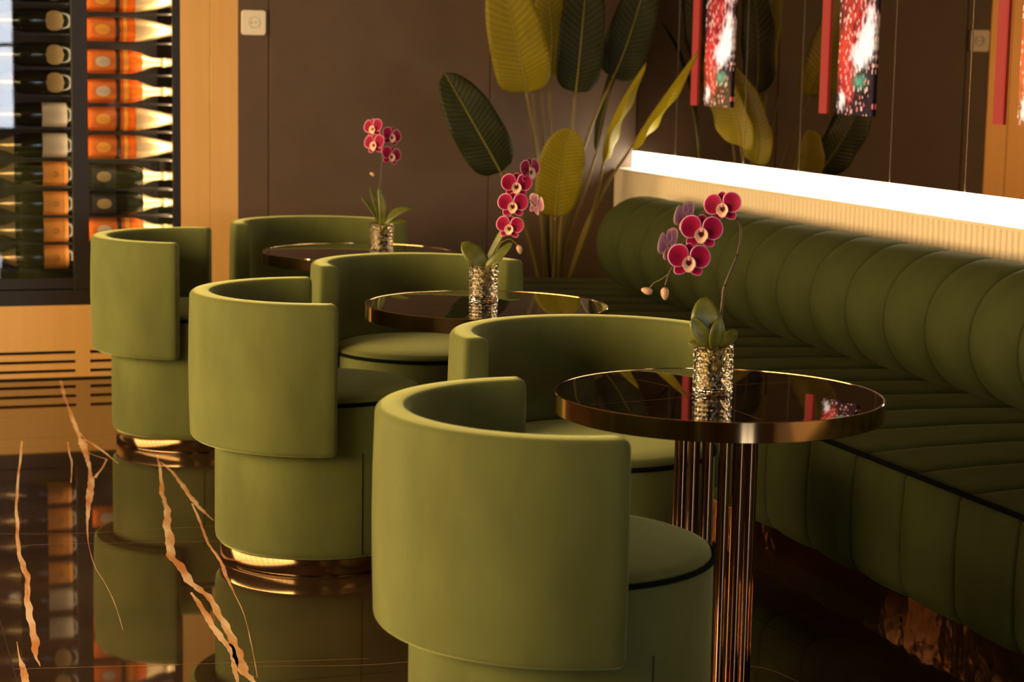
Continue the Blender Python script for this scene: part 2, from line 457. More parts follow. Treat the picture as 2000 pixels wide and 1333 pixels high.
# ------------------------------------------------------------------ video strips in the mirror
def led_mat():
    m = mat('led_screen', (0.28, 0.215, 0.155), 0.02, 1.0)
    n, l, b = nodes(m)
    tc = n.new('ShaderNodeTexCoord')
    sp = n.new('ShaderNodeSeparateXYZ')
    l.new(tc.outputs['Object'], sp.inputs[0])
    def mth(op, a, b_=None, c=None):
        q = n.new('ShaderNodeMath'); q.operation = op
        for i, v in enumerate((a, b_, c)):
            if v is None:
                continue
            if isinstance(v, (int, float)):
                q.inputs[i].default_value = v
            else:
                l.new(v, q.inputs[i])
        return q.outputs[0]
    A = mth('MULTIPLY', sp.outputs[1], -1 / 0.27)      # 0 at the strip side, 1 at the far side
    B = sp.outputs[2]
    def gauss(a0, b0, sa, sb):
        da = mth('DIVIDE', mth('SUBTRACT', A, a0), sa)
        db = mth('DIVIDE', mth('SUBTRACT', B, b0), sb)
        return mth('EXPONENT', mth('MULTIPLY', mth('ADD', mth('MULTIPLY', da, da), mth('MULTIPLY', db, db)), -1))
    def add(*xs):
        r = xs[0]
        for x in xs[1:]:
            r = mth('ADD', r, x)
        return r
    hot = add(gauss(0.55, 0.22, 0.38, 0.085), gauss(0.85, 0.30, 0.26, 0.10), gauss(0.12, 0.05, 0.20, 0.06), mth('MULTIPLY', gauss(0.9, 0.5, 0.5, 0.12), 0.8), mth('MULTIPLY', gauss(0.3, 0.7, 0.5, 0.12), 0.8))
    red = add(gauss(0.30, 0.08, 0.35, 0.07), gauss(0.2, 0.2, 0.35, 0.1), mth('MULTIPLY', gauss(0.5, 0.33, 0.9, 0.15), 0.6), gauss(0.5, 0.6, 0.9, 0.3))
    mp = n.new('ShaderNodeMapping'); mp.inputs['Scale'].default_value = (1, 1, 0.6)
    l.new(tc.outputs['Object'], mp.inputs[0])
    vo = n.new('ShaderNodeTexVoronoi'); vo.inputs['Scale'].default_value = 62
    l.new(mp.outputs[0], vo.inputs['Vector'])
    nz = n.new('ShaderNodeTexNoise'); nz.inputs['Scale'].default_value = 38; nz.inputs['Detail'].default_value = 5
    l.new(mp.outputs[0], nz.inputs['Vector'])
    cs = n.new('ShaderNodeSeparateColor')
    l.new(vo.outputs['Color'], cs.inputs[0])
    dot = mth('LESS_THAN', vo.outputs['Distance'], 0.40)
    rnd = cs.outputs[0]
    lit_dot = mth('MULTIPLY', dot, mth('LESS_THAN', rnd, mth('ADD', mth('MULTIPLY', red, 0.55), 0.22)))
    wv = mth('ADD', hot, mth('MULTIPLY', mth('SUBTRACT', nz.outputs[0], 0.5), 1.7))
    white = n.new('ShaderNodeMapRange'); white.inputs[1].default_value = 0.62; white.inputs[2].default_value = 1.1
    l.new(wv, white.inputs[0])
    rv = mth('ADD', red, mth('MULTIPLY', mth('SUBTRACT', nz.outputs[0], 0.5), 1.6))
    redm = n.new('ShaderNodeMapRange'); redm.inputs[1].default_value = 0.72; redm.inputs[2].default_value = 1.35
    l.new(rv, redm.inputs[0])
    def col(rgb):
        q = n.new('ShaderNodeRGB'); q.outputs[0].default_value = (*rgb, 1); return q.outputs[0]
    def mix(f, a, b_, t='MIX'):
        q = n.new('ShaderNodeMix'); q.data_type = 'RGBA'; q.blend_type = t
        for s, v in (('Factor', f), ('A', a), ('B', b_)):
            i = [x for x in q.inputs if x.name == s and x.enabled][0]
            if isinstance(v, (int, float)):
                i.default_value = v
            else:
                l.new(v, i)
        return [x for x in q.outputs if x.enabled][0]
    base = col((0.02, 0.012, 0.02))
    c1 = mix(redm.outputs[0], base, col((0.85, 0.045, 0.03)))
    c2 = mix(lit_dot, c1, mix(cs.outputs[1], col((0.9, 0.10, 0.08)), col((1.0, 0.72, 0.5))))
    c3 = mix(white.outputs[0], c2, col((1.5, 1.2, 1.0)))
    c4 = mix(mth('MULTIPLY', gauss(0.62, 0.125, 0.16, 0.022), 0.9), c3, col((0.14, 0.50, 0.26)))
    fade = n.new('ShaderNodeMapRange'); fade.inputs[1].default_value = 0.0; fade.inputs[2].default_value = 0.01
    l.new(B, fade.inputs[0])
    l.new(c4, b.inputs['Emission Color'])
    b.inputs['Emission Strength'].default_value = 1.05
    return m
M['led'] = led_mat()
for k, lab in enumerate(('red lit video strip set in the mirror behind the plant leaf tip',
                         'red lit video strip in the mirror, middle one of three',
                         'red lit video strip in the mirror nearest the right edge, overlapping mirrored gold panel')):
    y0 = 8.012 - 1.2125 * k
    t = thing('video_strip', lab, 'display', (XM - 0.008, y0, 1.236), 0, 'video strips in the mirror wall')
    box_obj('light_edge', -0.001, 0.006, -0.052, 0.0, 0.0, 1.3, 'red_strip', t)
    s = box_obj('screen', -0.001, 0.004, -0.27, 0.0, 0.0, 1.3, 'led', t)
    s.location.y = -0.142
# ------------------------------------------------------------------ bench
bench = thing('banquette_bench', 'long channel-tufted green velvet bench with bolster back against the cream ledge', 'bench', (2.9, 5.3, 0))
BO = Vector((-2.9, -5.3, 0))
PITCH, Y0 = 0.2465, 4.84
def channel(prof, n_in, inset):
    """one upholstered channel: a closed X-Z profile swept over one pitch, drawn in at the seams"""
    n = len(prof)
    nor = []
    for i in range(n):
        a, b = Vector(prof[i - 1]), Vector(prof[(i + 1) % n])
        d = (b - a).normalized()
        nor.append(Vector((d.y, -d.x)))
    area2 = sum(prof[i][0] * prof[(i + 1) % n][1] - prof[(i + 1) % n][0] * prof[i][1] for i in range(n))
    sg = 1 if area2 > 0 else -1
    rings = []
    for t in (0.0, 0.03, 0.09, 0.2, 0.35, 0.5, 0.65, 0.8, 0.91, 0.97, 1.0):
        e = abs(2 * t - 1)
        d = inset * (0.25 * e ** 2 + 0.75 * e ** 14)
        rings.append([(prof[i][0] - sg * nor[i].x * d, (t - 0.5) * PITCH, prof[i][1] - sg * nor[i].y * d) for i in range(n)])
    bm = bmesh.new()
    loft(bm, rings, True, True)
    return bm
def arc(cx, cz, r, a0, a1, n):
    return [(cx + r * math.cos(math.radians(a0 + (a1 - a0) * i / n)), cz + r * math.sin(math.radians(a0 + (a1 - a0) * i / n))) for i in range(n + 1)]
seat_prof = [(3.42, 0.115)] + [(2.62, 0.113)] + arc(2.475, 0.19, 0.077, 268, 185, 6) + [(2.3935, 0.25), (2.393, 0.33), (2.398, 0.40)] + arc(2.425, 0.418, 0.027, 170, 95, 4) + [(2.50, 0.450), (2.60, 0.455), (2.85, 0.458), (3.1, 0.452), (3.3, 0.445)] + arc(3.40, 0.415, 0.025, 90, 0, 3)
seat_prof = [(x + BO.x, z) for x, z in seat_prof]
bol_prof = [(x + BO.x, z) for x, z in arc(3.228, 0.648, 0.207, 0, 351.43, 41)]
seat_ch = from_bm('seat_channel', channel(seat_prof, 8, 0.017), 'velvet_shaded', bench, True, 50)
bol_ch = from_bm('bolster_channel', channel(bol_prof, 8, 0.015), 'velvet_shaded', bench, True, 50)
for k in range(-9, 14):
    yy = Y0 + PITCH * (k + 0.5) + BO.y
    s = seat_ch if k == -9 else seat_ch.copy()
    if k != -9:
        C.objects.link(s); s.parent = bench
    s.location.y = yy
    if k < 12:
        b = bol_ch if k == -9 else bol_ch.copy()
        if k != -9:
            C.objects.link(b); b.parent = bench
        b.location.y = yy
bm = bmesh.new()
tube(bm, [(2.405 + BO.x, Y0 + PITCH * -9 + BO.y + i * 0.1, 0.4445) for i in range(int(PITCH * 23 / 0.1) + 1)], 0.0065, 8)
from_bm('piping', bm, 'piping', bench, True)
box_obj('plinth', 2.54 + BO.x, 3.40 + BO.x, Y0 - 9 * PITCH + 0.05 + BO.y, Y0 + 13.9 * PITCH - 0.1 + BO.y, 0.0, 0.115, 'bronze', bench)

# ------------------------------------------------------------------ tub chairs
RB, RO, HT, HBK, HS, TH = 0.292, 0.361, 0.760, 0.348, 0.478, 0.066
def make_chair():
    t = thing('tub_chair', '', 'chair')
    bm = bmesh.new()
    lathe(bm, [(0.262, 0.047), (RB - 0.012, 0.050), (RB - 0.003, 0.060), (RB, 0.075), (RB, 0.20), (RB, 0.35), (RB - 0.001, HS - 0.008), (RB - 0.006, HS - 0.002), (RB - 0.03, HS)], 72)
    d = from_bm('drum', bm, 'velvet', t, True, 60)
    bm = bmesh.new()
    tube(bm, [(RB * math.cos(a) * 1.0015, RB * math.sin(a) * 1.0015, z) for a, z in ((-1.25, 0.06), (-1.25, 0.2), (-1.25, 0.345))], 0.0012, 5)
    from_bm('seam', bm, 'piping', d)
    bm = bmesh.new()
    lathe(bm, [(0.255, 0.006), (0.277, 0.006), (0.2785, 0.008), (0.2785, 0.048), (0.262, 0.0495)], 72)
    lathe(bm, [(0.262, 0.0), (0.2625, 0.007)], 72)
    from_bm('base_ring', bm, 'ring_brass', t, True, 40)
    bm = bmesh.new()
    lathe(bm, [(RB - 0.012, HS - 0.006), (RB - 0.005, HS + 0.002), (RB - 0.008, HS + 0.012), (RB - 0.03, HS + 0.020), (RB - 0.08, HS + 0.027), (0.12, HS + 0.032), (0.02, HS + 0.033)], 64)
    from_bm('seat', bm, 'velvet', t, True)
    bm = bmesh.new()
    n = 72
    loft(bm, [[((RB - 0.001 + 0.0058 * math.cos(2 * PI * j / 8)) * math.cos(2 * PI * i / n), (RB - 0.001 + 0.0058 * math.cos(2 * PI * j / 8)) * math.sin(2 * PI * i / n), HS + 0.0058 * math.sin(2 * PI * j / 8)) for j in range(8)] for i in range(n + 1)], True, False)
    bmesh.ops.remove_doubles(bm, verts=bm.verts[:], dist=1e-5)
    from_bm('piping', bm, 'piping', t, True)
    # wrap-around back: rounded section swept through about 184 degrees, chair faces +X
    def section(ang, ins):
        pts = []
        r0, r1, z0, z1 = RO - TH + ins, RO - ins, HBK + ins, HT - ins
        cr = max(0.015 - ins * 0.4, 0.006)
        for cx, cz, a0 in ((r1 - cr, z1 - cr, 0), (r0 + cr, z1 - cr, 90), (r0 + cr, z0 + cr, 180), (r1 - cr, z0 + cr, 270)):
            for i in range(5):
                a = math.radians(a0 + 90 * i / 4)
                pts.append((cx + cr * math.cos(a), cz + cr * math.sin(a)))
        # a few points on the flat sides for a soft swell
        out = []
        for i, (r, z) in enumerate(pts):
            out.append((r, z))
            if i == 9:
                for k in range(1, 4):
                    zz = z1 - cr + (z0 - z1 + 2 * cr) * k / 4
                    out.append((r0 - 0.004 * math.sin(PI * k / 4), zz))
            if i == 19:
                for k in range(1, 4):
                    zz = z0 + cr + (z1 - z0 - 2 * cr) * k / 4
                    out.append((r1 + 0.004 * math.sin(PI * k / 4), zz))
        return [(r * math.cos(ang), r * math.sin(ang), z) for r, z in out]
    AL = 1.533
    e = 0.016
    secs = [(AL, 0.014), (AL + 0.004, 0.008), (AL + 0.014, 0.003), (AL + 0.035, 0.0)]
    secs += [(AL + 0.035 + (2 * PI - 2 * AL - 0.07) * i / 56, 0.0) for i in range(1, 56)]
    secs += [(2 * PI - a, s) for a, s in secs[3::-1]]
    bm = bmesh.new()
    loft(bm, [section(a, s) for a, s in secs], True, True)
    from_bm('backrest', bm, 'velvet', t, True, 70)
    return t
chair0 = make_chair()
spots = [
    (1.286, 3.45, -0.054, 'nearest green velvet tub chair, its curved back toward the viewer'),
    (1.258, 5.378, -0.124, 'green velvet tub chair seen from behind, middle of the left row'),
    (1.197, 7.156, -0.346, 'green velvet tub chair in front of the wine cabinet'),
    (1.722, 4.40, -1.45, 'green velvet tub chair facing us across the nearest table'),
    (1.760, 6.06, -1.42, 'green velvet tub chair facing us across the middle table'),
    (1.800, 7.66, -1.50, 'green velvet tub chair against the brown wall behind the farthest table'),
]
for i, (x, y, a, lab) in enumerate(spots):
    o = chair0 if i == 0 else copy_tree(chair0)
    o.location = (x, y, 0)
    o.rotation_euler = (0, 0, a)
    o['label'] = lab
    o['group'] = 'green velvet tub chairs'

# ------------------------------------------------------------------ round tables
def make_table():
    t = thing('round_table', '', 'table')
    bm = bmesh.new()
    lathe(bm, [(0.30, 0.657), (0.3555, 0.657), (0.3565, 0.660), (0.3565, 0.6945), (0.33, 0.695)], 96)
    tp = from_bm('top', bm, 'table', t, True, 30)
    bm = bmesh.new()
    n = 96
    pr = [(0.3555, 0.6955), (0.3595, 0.6955), (0.3605, 0.6945), (0.3605, 0.6535), (0.3595, 0.6525), (0.3555, 0.6525)]
    loft(bm, [[(r * math.cos(2 * PI * i / n), r * math.sin(2 * PI * i / n), z) for r, z in pr] for i in range(n + 1)], True, False)
    bmesh.ops.remove_doubles(bm, verts=bm.verts[:], dist=1e-5)
    from_bm('rim', bm, 'brass', t, True, 40)
    bm = bmesh.new()
    for pts in (((-0.33, 0.09), (-0.1, 0.02), (0.05, 0.06), (0.33, -0.05)), ((-0.2, -0.26), (-0.1, -0.05), (-0.02, 0.1), (0.02, 0.3))):
        ctr = smooth_path([(x, y, 0.6953) for x, y in pts], 8)
        tv = []
        for i, p in enumerate(ctr):
            q = (ctr[min(i + 1, len(ctr) - 1)] - ctr[max(i - 1, 0)]).normalized()
            s = Vector((q.y, -q.x, 0)) * random.uniform(0.0006, 0.0016)
            tv.append((bm.verts.new(p + s), bm.verts.new(p - s)))
        for a, b in zip(tv[:-1], tv[1:]):
            bm.faces.new((a[0], b[0], b[1], a[1]))
    from_bm('vein', bm, 'thin_vein', tp)
    bm = bmesh.new()
    lathe(bm, [(0.10, 0.6525), (0.10, 0.657)], 32)
    from_bm('mounting_plate', bm, 'rose_brass', t, True, 40)
    bm = bmesh.new()
    lathe(bm, [(0.0098, 0.016), (0.0098, 0.6530)], 16)
    tb = from_bm('tube', bm, 'rose_brass', t, True, 40)
    tb.location = (0.082, 0, 0)
    for k in range(1, 22):
        r, a = (0.082, 2 * PI * k / 14) if k < 14 else (0.050, 2 * PI * (k - 14) / 8 + 0.2)
        c = tb.copy(); C.objects.link(c); c.parent = t
        c.location = (r * math.cos(a), r * math.sin(a), 0)
    bm = bmesh.new()
    lathe(bm, [(0.19, 0.0), (0.20, 0.002), (0.20, 0.014), (0.198, 0.016), (0.02, 0.0165)], 64)
    from_bm('base_plate', bm, 'rose_brass', t, True, 40)
    return t
tab0 = make_table()
for i, (x, y, a, lab) in enumerate(((1.800, 3.870, 0.5, 'nearest round black table with brass rim and tube column'),
                                 (1.790, 5.486, 2.0, 'round black marble table with brass rim, middle of three'),
                                 (1.815, 7.105, 3.6, 'farthest round black table with brass rim by brown wall'))):
    o = tab0 if i == 0 else copy_tree(tab0)
    o.location = (x, y, 0)
    o.rotation_euler = (0, 0, a)
    o['label'] = lab
    o['group'] = 'round marble tables'

# ------------------------------------------------------------------ orchids in cut-glass tumblers
def disc_mesh(name, outline, depth, m, cup=0.0, rings=6):
    """a petal: outline is r(theta) around (0,0); 'edge' runs 0 at the middle to 1 at the rim; two-sided thin solid"""
    n = 24
    bm = bmesh.new()
    lay = bm.verts.layers.float.new('edge')
    th = 0.0006
    layers = []
    for side in (1, -1):
        c = bm.verts.new((outline(0, 1)[0], side * th, outline(0, 1)[1])); c[lay] = 0.0
        rows = []
        for j in range(1, rings + 1):
            f = j / rings
            row = []
            for i in range(n):
                a = 2 * PI * i / n
                x, z = outline(a, 0)
                cx, cz = outline(0, 1)
                px, pz = cx + (x - cx) * f, cz + (z - cz) * f
                y = cup * f * f + depth * 0.14 * math.sin(2 * a) * f * f + side * th * (1 if j < rings else 0.3)
                v = bm.verts.new((px, y, pz)); v[lay] = f
                row.append(v)
            rows.append(row)
        for i in range(n):
            j = (i + 1) % n
            bm.faces.new((c, rows[0][i], rows[0][j]) if side == 1 else (c, rows[0][j], rows[0][i]))
            for r0, r1 in zip(rows[:-1], rows[1:]):
                q = (r0[i], r1[i], r1[j], r0[j])
                bm.faces.new(q if side == 1 else q[::-1])
        layers.append(rows[-1])
    for i in range(n):
        j = (i + 1) % n
        bm.faces.new((layers[0][i], layers[1][i], layers[1][j], layers[0][j]))
    bmesh.ops.recalc_face_normals(bm, faces=bm.faces)
    me = bpy.data.meshes.new(name)
    bm.to_mesh(me); bm.free()
    me.materials.append(M[m])
    for p in me.polygons:
        p.use_smooth = True
    return me
def petal_outline(sx, w, h, ox, oz):
    def f(a, centre):
        if centre:
            return (sx * (ox + w * 0.02), oz)
        # broad kidney: flatter toward the column
        x = math.cos(a); z = math.sin(a)
        return (sx * (ox + w * x * (1.0 if x > 0 else 0.86)), oz + h * z * (1 + 0.06 * x) + 0.10 * h * (1 - x) * (1 if z > 0 else 0.2))
    return f
def sepal_outline(w, h, ox, oz, rot):
    cr, sr = math.cos(rot), math.sin(rot)
    def f(a, centre):
        if centre:
            x, z = 0, 0
        else:
            x, z = w * math.sin(a) * (1 - 0.15 * math.cos(a)), h * math.cos(a)
        return (ox + x * cr - z * sr, oz + x * sr + z * cr)
    return f
# a flower faces -Y, about 0.092 m across
PET = {}
for key, pm in (('front', 'petal'), ('back', 'petal_back')):
    PET[key] = [
        ('petal', disc_mesh('petal', petal_outline(1, 0.0245, 0.0245, 0.0222, 0.0075), 0.02, pm, -0.004), 0.0),
        ('petal', disc_mesh('petal', petal_outline(-1, 0.0245, 0.0245, 0.0222, 0.0075), 0.02, pm, -0.004), 0.0008),
        ('sepal', disc_mesh('sepal', sepal_outline(0.014, 0.0165, 0.0, 0.021, 0.0), 0.01, pm, -0.003), 0.004),
        ('sepal', disc_mesh('sepal', sepal_outline(0.0135, 0.0175, 0.016, -0.018, math.radians(228)), 0.01, pm, -0.003), 0.004),
        ('sepal', disc_mesh('sepal', sepal_outline(0.0135, 0.0175, -0.016, -0.018, math.radians(132)), 0.01, pm, -0.003), 0.0045),
    ]
def lip_outline(a, centre):
    if centre:
        return (0, -0.003)
    x, z = math.sin(a), math.cos(a)
    return (0.0150 * x * (1.0 if z > -0.3 else 0.85), -0.009 + 0.0175 * z)
LIP = disc_mesh('lip', lip_outline, 0.006, 'lip', -0.008)
bm = bmesh.new()
bmesh.ops.create_uvsphere(bm, u_segments=12, v_segments=8, radius=1.0)
for v in bm.verts:
    v.co = Vector((v.co.x * 0.0045, v.co.y * 0.0075 - 0.005, v.co.z * 0.006 + 0.004))
bmesh.ops.recalc_face_normals(bm, faces=bm.faces)
COL = bpy.data.meshes.new('column'); bm.to_mesh(COL); bm.free(); COL.materials.append(M['column'])
for p in COL.polygons:
    p.use_smooth = True
def flower(parent, loc, yaw, pitch, roll, size, kind):
    f = link('flower', COL, None, parent)
    f.location = loc
    f.rotation_euler = (math.radians(pitch), math.radians(roll), math.radians(yaw))
    f.scale = (size, size, size)
    for nm, me, y in PET[kind]:
        link(nm, me, None, f).location = (0, y, 0)
    link('lip', LIP, None, f).location = (0, -0.005, 0)
    return f

def blade(name, base, mid, tip, width, normal, m, parent, fold=10, uvlen=1.0, nl=18, nw=4, prof=None, rib=None, thick=0.0008, wave=0.0):
    """a leaf: Bezier midline, two halves folded up from the midrib; closed thin solid with UVs"""
    b, c, t = Vector(base), Vector(mid), Vector(tip)
    c = 2 * c - 0.5 * (b + t)
    nrm = Vector(normal).normalized()
    prof = prof or (lambda s: (1 - abs(2 * min(max(s, 0), 1) - 1) ** 2.6) ** 0.62)
    bm = bmesh.new()
    uvl = bm.loops.layers.uv.new('UVMap')
    fo = math.radians(fold)
    uvs = {}
    sides = []
    ribpts = []
    for sgn in (1, -1):
        rows = []
        for i in range(nl + 1):
            s = i / nl
            p = (1 - s) ** 2 * b + 2 * s * (1 - s) * c + s * s * t
            d = (2 * (1 - s) * (c - b) + 2 * s * (t - c)).normalized()
            side = d.cross(nrm).normalized()
            nn = side.cross(d)
            w = max(prof(s), 0.012) * width * 0.5
            if sgn == 1:
                ribpts.append((p + nn * 0.001, s))
            row = []
            for j in range(-nw, nw + 1):
                u = j / nw
                off = side * (u * w * math.cos(fo)) + nn * (abs(u) * w * math.sin(fo) - 0.12 * w * u * u + wave * w * math.sin(s * 17 + u * 2) * u * u)
                v = bm.verts.new(p + off + nn * (sgn * thick * (0.2 if abs(j) == nw else 1)))
                uvs[v] = (u, s)
                row.append(v)
            rows.append(row)
        sides.append(rows)
        for r0, r1 in zip(rows[:-1], rows[1:]):
            for j in range(2 * nw):
                q = (r0[j], r0[j + 1], r1[j + 1], r1[j])
                bm.faces.new(q if sgn == 1 else q[::-1])
    A, B = sides
    loopA = [r[0] for r in A] + A[-1][1:] + [r[-1] for r in A[::-1]][1:] + A[0][-2:0:-1]
    loopB = [r[0] for r in B] + B[-1][1:] + [r[-1] for r in B[::-1]][1:] + B[0][-2:0:-1]
    for i in range(len(loopA)):
        j = (i + 1) % len(loopA)
        bm.faces.new((loopA[i], loopB[i], loopB[j], loopA[j]))
    for f in bm.faces:
        for lp in f.loops:
            lp[uvl].uv = uvs[lp.vert]
    o = from_bm(name, bm, m, parent, True)
    if rib:
        bm = bmesh.new()
        pp = [p for p, s in ribpts]
        tube(bm, pp, [rib * (1 - 0.75 * s) for p, s in ribpts], 6)
        from_bm('midrib', bm, 'midrib', o, True)
    return o

def make_tumbler(parent):
    r, h = 0.0445, 0.106
    nt, nz = 72, 30
    bm = bmesh.new()
    def orad(i, j):
        a = 2 * PI * i / nt; z = j / nz
        if z < 0.04 or z > 0.95:
            return r
        u = (a * 6 / PI + z * 4.5) % 1.0
        v = (a * 6 / PI - z * 4.5) % 1.0
        g = min(abs(u - 0.5), abs(v - 0.5))
        return r - 0.0042 + 0.0042 * min(1, (0.5 - abs(u - 0.5)) * 2.6) * min(1, (0.5 - abs(v - 0.5)) * 2.6)
    rings = [[(0.004 * math.cos(2 * PI * i / nt), 0.004 * math.sin(2 * PI * i / nt), 0.0) for i in range(nt)]]
    rings += [[(orad(i, j) * math.cos(2 * PI * i / nt), orad(i, j) * math.sin(2 * PI * i / nt), h * j / nz) for i in range(nt)] for j in range(nz + 1)]
    rings += [[(rr * math.cos(2 * PI * i / nt), rr * math.sin(2 * PI * i / nt), z) for i in range(nt)] for rr, z in ((0.0425, h), (0.0375, h - 0.002), (0.0375, 0.012), (0.034, 0.009), (0.003, 0.009))]
    loft(bm, rings, True, True)
    g = from_bm('glass', bm, 'cut_glass', parent, True, 35)
    bm = bmesh.new()
    nt2 = 20
    rg = []
    for j in range(12):
        z = 0.012 + 0.082 * j / 11
        rg.append([((0.024 + random.uniform(-0.008, 0.006)) * math.cos(2 * PI * i / nt2), (0.024 + random.uniform(-0.008, 0.006)) * math.sin(2 * PI * i / nt2), z + random.uniform(-0.002, 0.003)) for i in range(nt2)])
    loft(bm, rg, True, True)
    from_bm('moss', bm, 'moss', parent, False)
    return g

def orchid(label, loc, k, flowers, buds, stems, leaves, nodes_=()):
    """coordinates in the plant's own upright plane: u to the right, v up, d toward the back, in units of k metres"""
    t = thing('potted_orchid', label, 'plant', loc, -math.radians(18.84), 'orchids in cut glass')
    make_tumbler(t)
    def L(u, v, d=0):
        return Vector((u * k, d * k, v * k))
    for pts, r0, r1, m in stems:
        pp = smooth_path([L(*p) for p in pts], 6)
        bm = bmesh.new()
        tube(bm, pp, [r0 + (r1 - r0) * i / (len(pp) - 1) for i in range(len(pp))], 8)
        st = from_bm('stem', bm, m, t, True)
        for p in nodes_:
            if st.name.startswith('stem') and pts is stems[0][0]:
                bm = bmesh.new()
                bmesh.ops.create_uvsphere(bm, u_segments=10, v_segments=6, radius=0.0042)
                nd = from_bm('stem_node', bm, 'node', st, True)
                nd.location = L(*p); nd.scale = (1, 1, 0.7)
    for (u, v, d, yaw, pitch, roll, size, kind) in flowers:
        flower(t, L(u, v, d), yaw, pitch, roll, size, kind)
    for (u, v, d, tilt, sz) in buds:
        bm = bmesh.new()
        bmesh.ops.create_uvsphere(bm, u_segments=12, v_segments=8, radius=1.0)
        for w in bm.verts:
            s = 1 - 0.25 * w.co.z
            w.co = Vector((w.co.x * 0.0085 * s, w.co.y * 0.0085 * s, w.co.z * 0.0135)) * sz
        b = from_bm('bud', bm, 'bud', t, True)
        b.location = L(u, v, d)
        b.rotation_euler = (0, math.radians(tilt), 0)
    for (b, m_, tp, w, nrm, fold) in leaves:
        blade('leaf', L(*b), L(*m_), L(*tp), w * k, nrm, 'orchid_leaf', t, fold, nl=14, nw=3, thick=0.0012,
              prof=lambda s: (max(0.0, 1 - abs(2 * s ** 0.85 - 1) ** 2.3)) ** 0.6 + 0.1 * (1 - s))
    return t

K1, K2, K3 = 0.0011216, 0.0015365, 0.001913
orchid('crimson orchid in cut-glass tumbler on the nearest table', (1.790, 3.880, 0.6955), K1,
       [(9, 363, 0, -18, -6, -8, 0.90, 'front'), (-33, 316, -16, -2, -4, 3, 1.0, 'front'), (-56, 261, -24, 0, -4, 2, 1.0, 'front'),
        (-62, 342, 12, -128, 0, 10, 0.86, 'back'), (-92, 288, 6, -125, 0, 12, 0.92, 'back')],
       [(-134, 198, -6, -75, 0.95), (-99, 193, -8, 175, 1.05)],
       [([(8, 80), (14, 180), (18, 212), (40, 272), (45, 318, 4), (34, 345, 8), (8, 362, 10), (-30, 340, 4), (-62, 300, -4), (-80, 255, -6), (-92, 232, -6), (-99, 208, -8)], 0.0036, 0.0018, 'orchid_stem'),
        ([(-92, 232, -6), (-108, 220, -6), (-120, 214, -6), (-128, 204, -6)], 0.0012, 0.001, 'orchid_green'),
        ([(-60, 316, 0), (-62, 330, 6), (-62, 342, 12)], 0.0012, 0.0012, 'orchid_stem')],
       [((2, 92, -4), (-16, 140, -10), (-18, 188, 2), 60, (0.05, -1, 0.15), 10), ((0, 90, -10), (-26, 118, -20), (-44, 150, -18), 36, (-0.3, -0.9, 0.5), 16),
        ((0, 88, -12), (2, 118, -24), (8, 148, -22), 30, (0.3, -0.9, 0.4), 16), ((0, 88, -8), (-26, 98, -14), (-52, 98, -16), 24, (0.0, -0.5, 0.9), 12),
        ((4, 90, 8), (30, 104, 20), (44, 120, 36), 28, (0, -0.6, 0.8), 12)],
       [(17, 211, 0), (38, 270, 0)])
orchid('crimson orchid in cut-glass tumbler on the middle table', (1.816, 5.598, 0.6955), K2,
       [(85, 255, -2, 52, 0, -6, 0.98, 'front'), (61, 226, -12, 2, -4, 0, 1.0, 'front'), (55, 188, -16, -6, -4, 0, 1.0, 'front'), (50, 145, -18, -14, -2, 4, 0.92, 'front'),
        (99, 188, 6, 125, 0, -14, 0.85, 'back')],
       [(69, 100, -6, 165, 1.05)],
       [([(0, 55), (14, 85), (30, 115), (48, 150), (58, 200), (68, 235), (84, 256)], 0.0030, 0.0018, 'orchid_green'),
        ([(32, 112, -2), (48, 120, -4), (60, 114, -6), (66, 106, -6)], 0.0013, 0.001, 'orchid_green'),
        ([(58, 196, 0), (80, 200, 4), (97, 188, 6)], 0.0012, 0.0012, 'orchid_green')],
       [((-2, 62, -2), (-18, 88, -10), (-44, 112, -8), 42, (0.2, -0.9, 0.4), 8), ((3, 62, -4), (28, 86, -10), (56, 114, -6), 22, (-0.25, -0.8, 0.5), 18),
        ((5, 66, 2), (24, 108, 4), (44, 152, 4), 17, (-0.4, -0.9, 0.2), 14), ((0, 62, 8), (-6, 78, 24), (-20, 84, 40), 26, (0, -0.5, 0.9), 10)])
orchid('crimson orchid in cut-glass tumbler on the farthest table', (1.900, 7.105, 0.6955), K3,
       [(-17, 241, -4, -32, -4, -8, 0.92, 'front'), (-14, 210, -10, -30, -4, -4, 0.98, 'front'), (17, 225, -2, 38, -4, 14, 0.92, 'front'), (17, 188, -8, 36, -4, 12, 0.92, 'front')],
       [(-19, 151, -3, -60, 0.75)],
       [([(0, 45), (-4, 90), (-4, 130), (-1, 165), (0, 200), (2, 230)], 0.0030, 0.0016, 'orchid_stem'),
        ([(-3, 140, 0), (-10, 148, -2), (-16, 150, -3)], 0.0012, 0.001, 'orchid_stem')],
       [((-1, 50, 0), (-10, 88, -4), (-24, 128, -2), 12, (0.5, -0.85, 0.2), 18), ((1, 50, -4), (2, 84, -8), (-6, 128, -6), 15, (0.2, -1, 0.2), 14),
        ((2, 50, -2), (26, 76, -8), (58, 84, -6), 20, (0, -0.7, 0.7), 14), ((-1, 50, 2), (-18, 82, 0), (-40, 104, 4), 13, (0.3, -0.7, 0.6), 12),
        ((2, 48, -6), (24, 60, -14), (52, 60, -16), 16, (0, -0.5, 0.85), 10)])

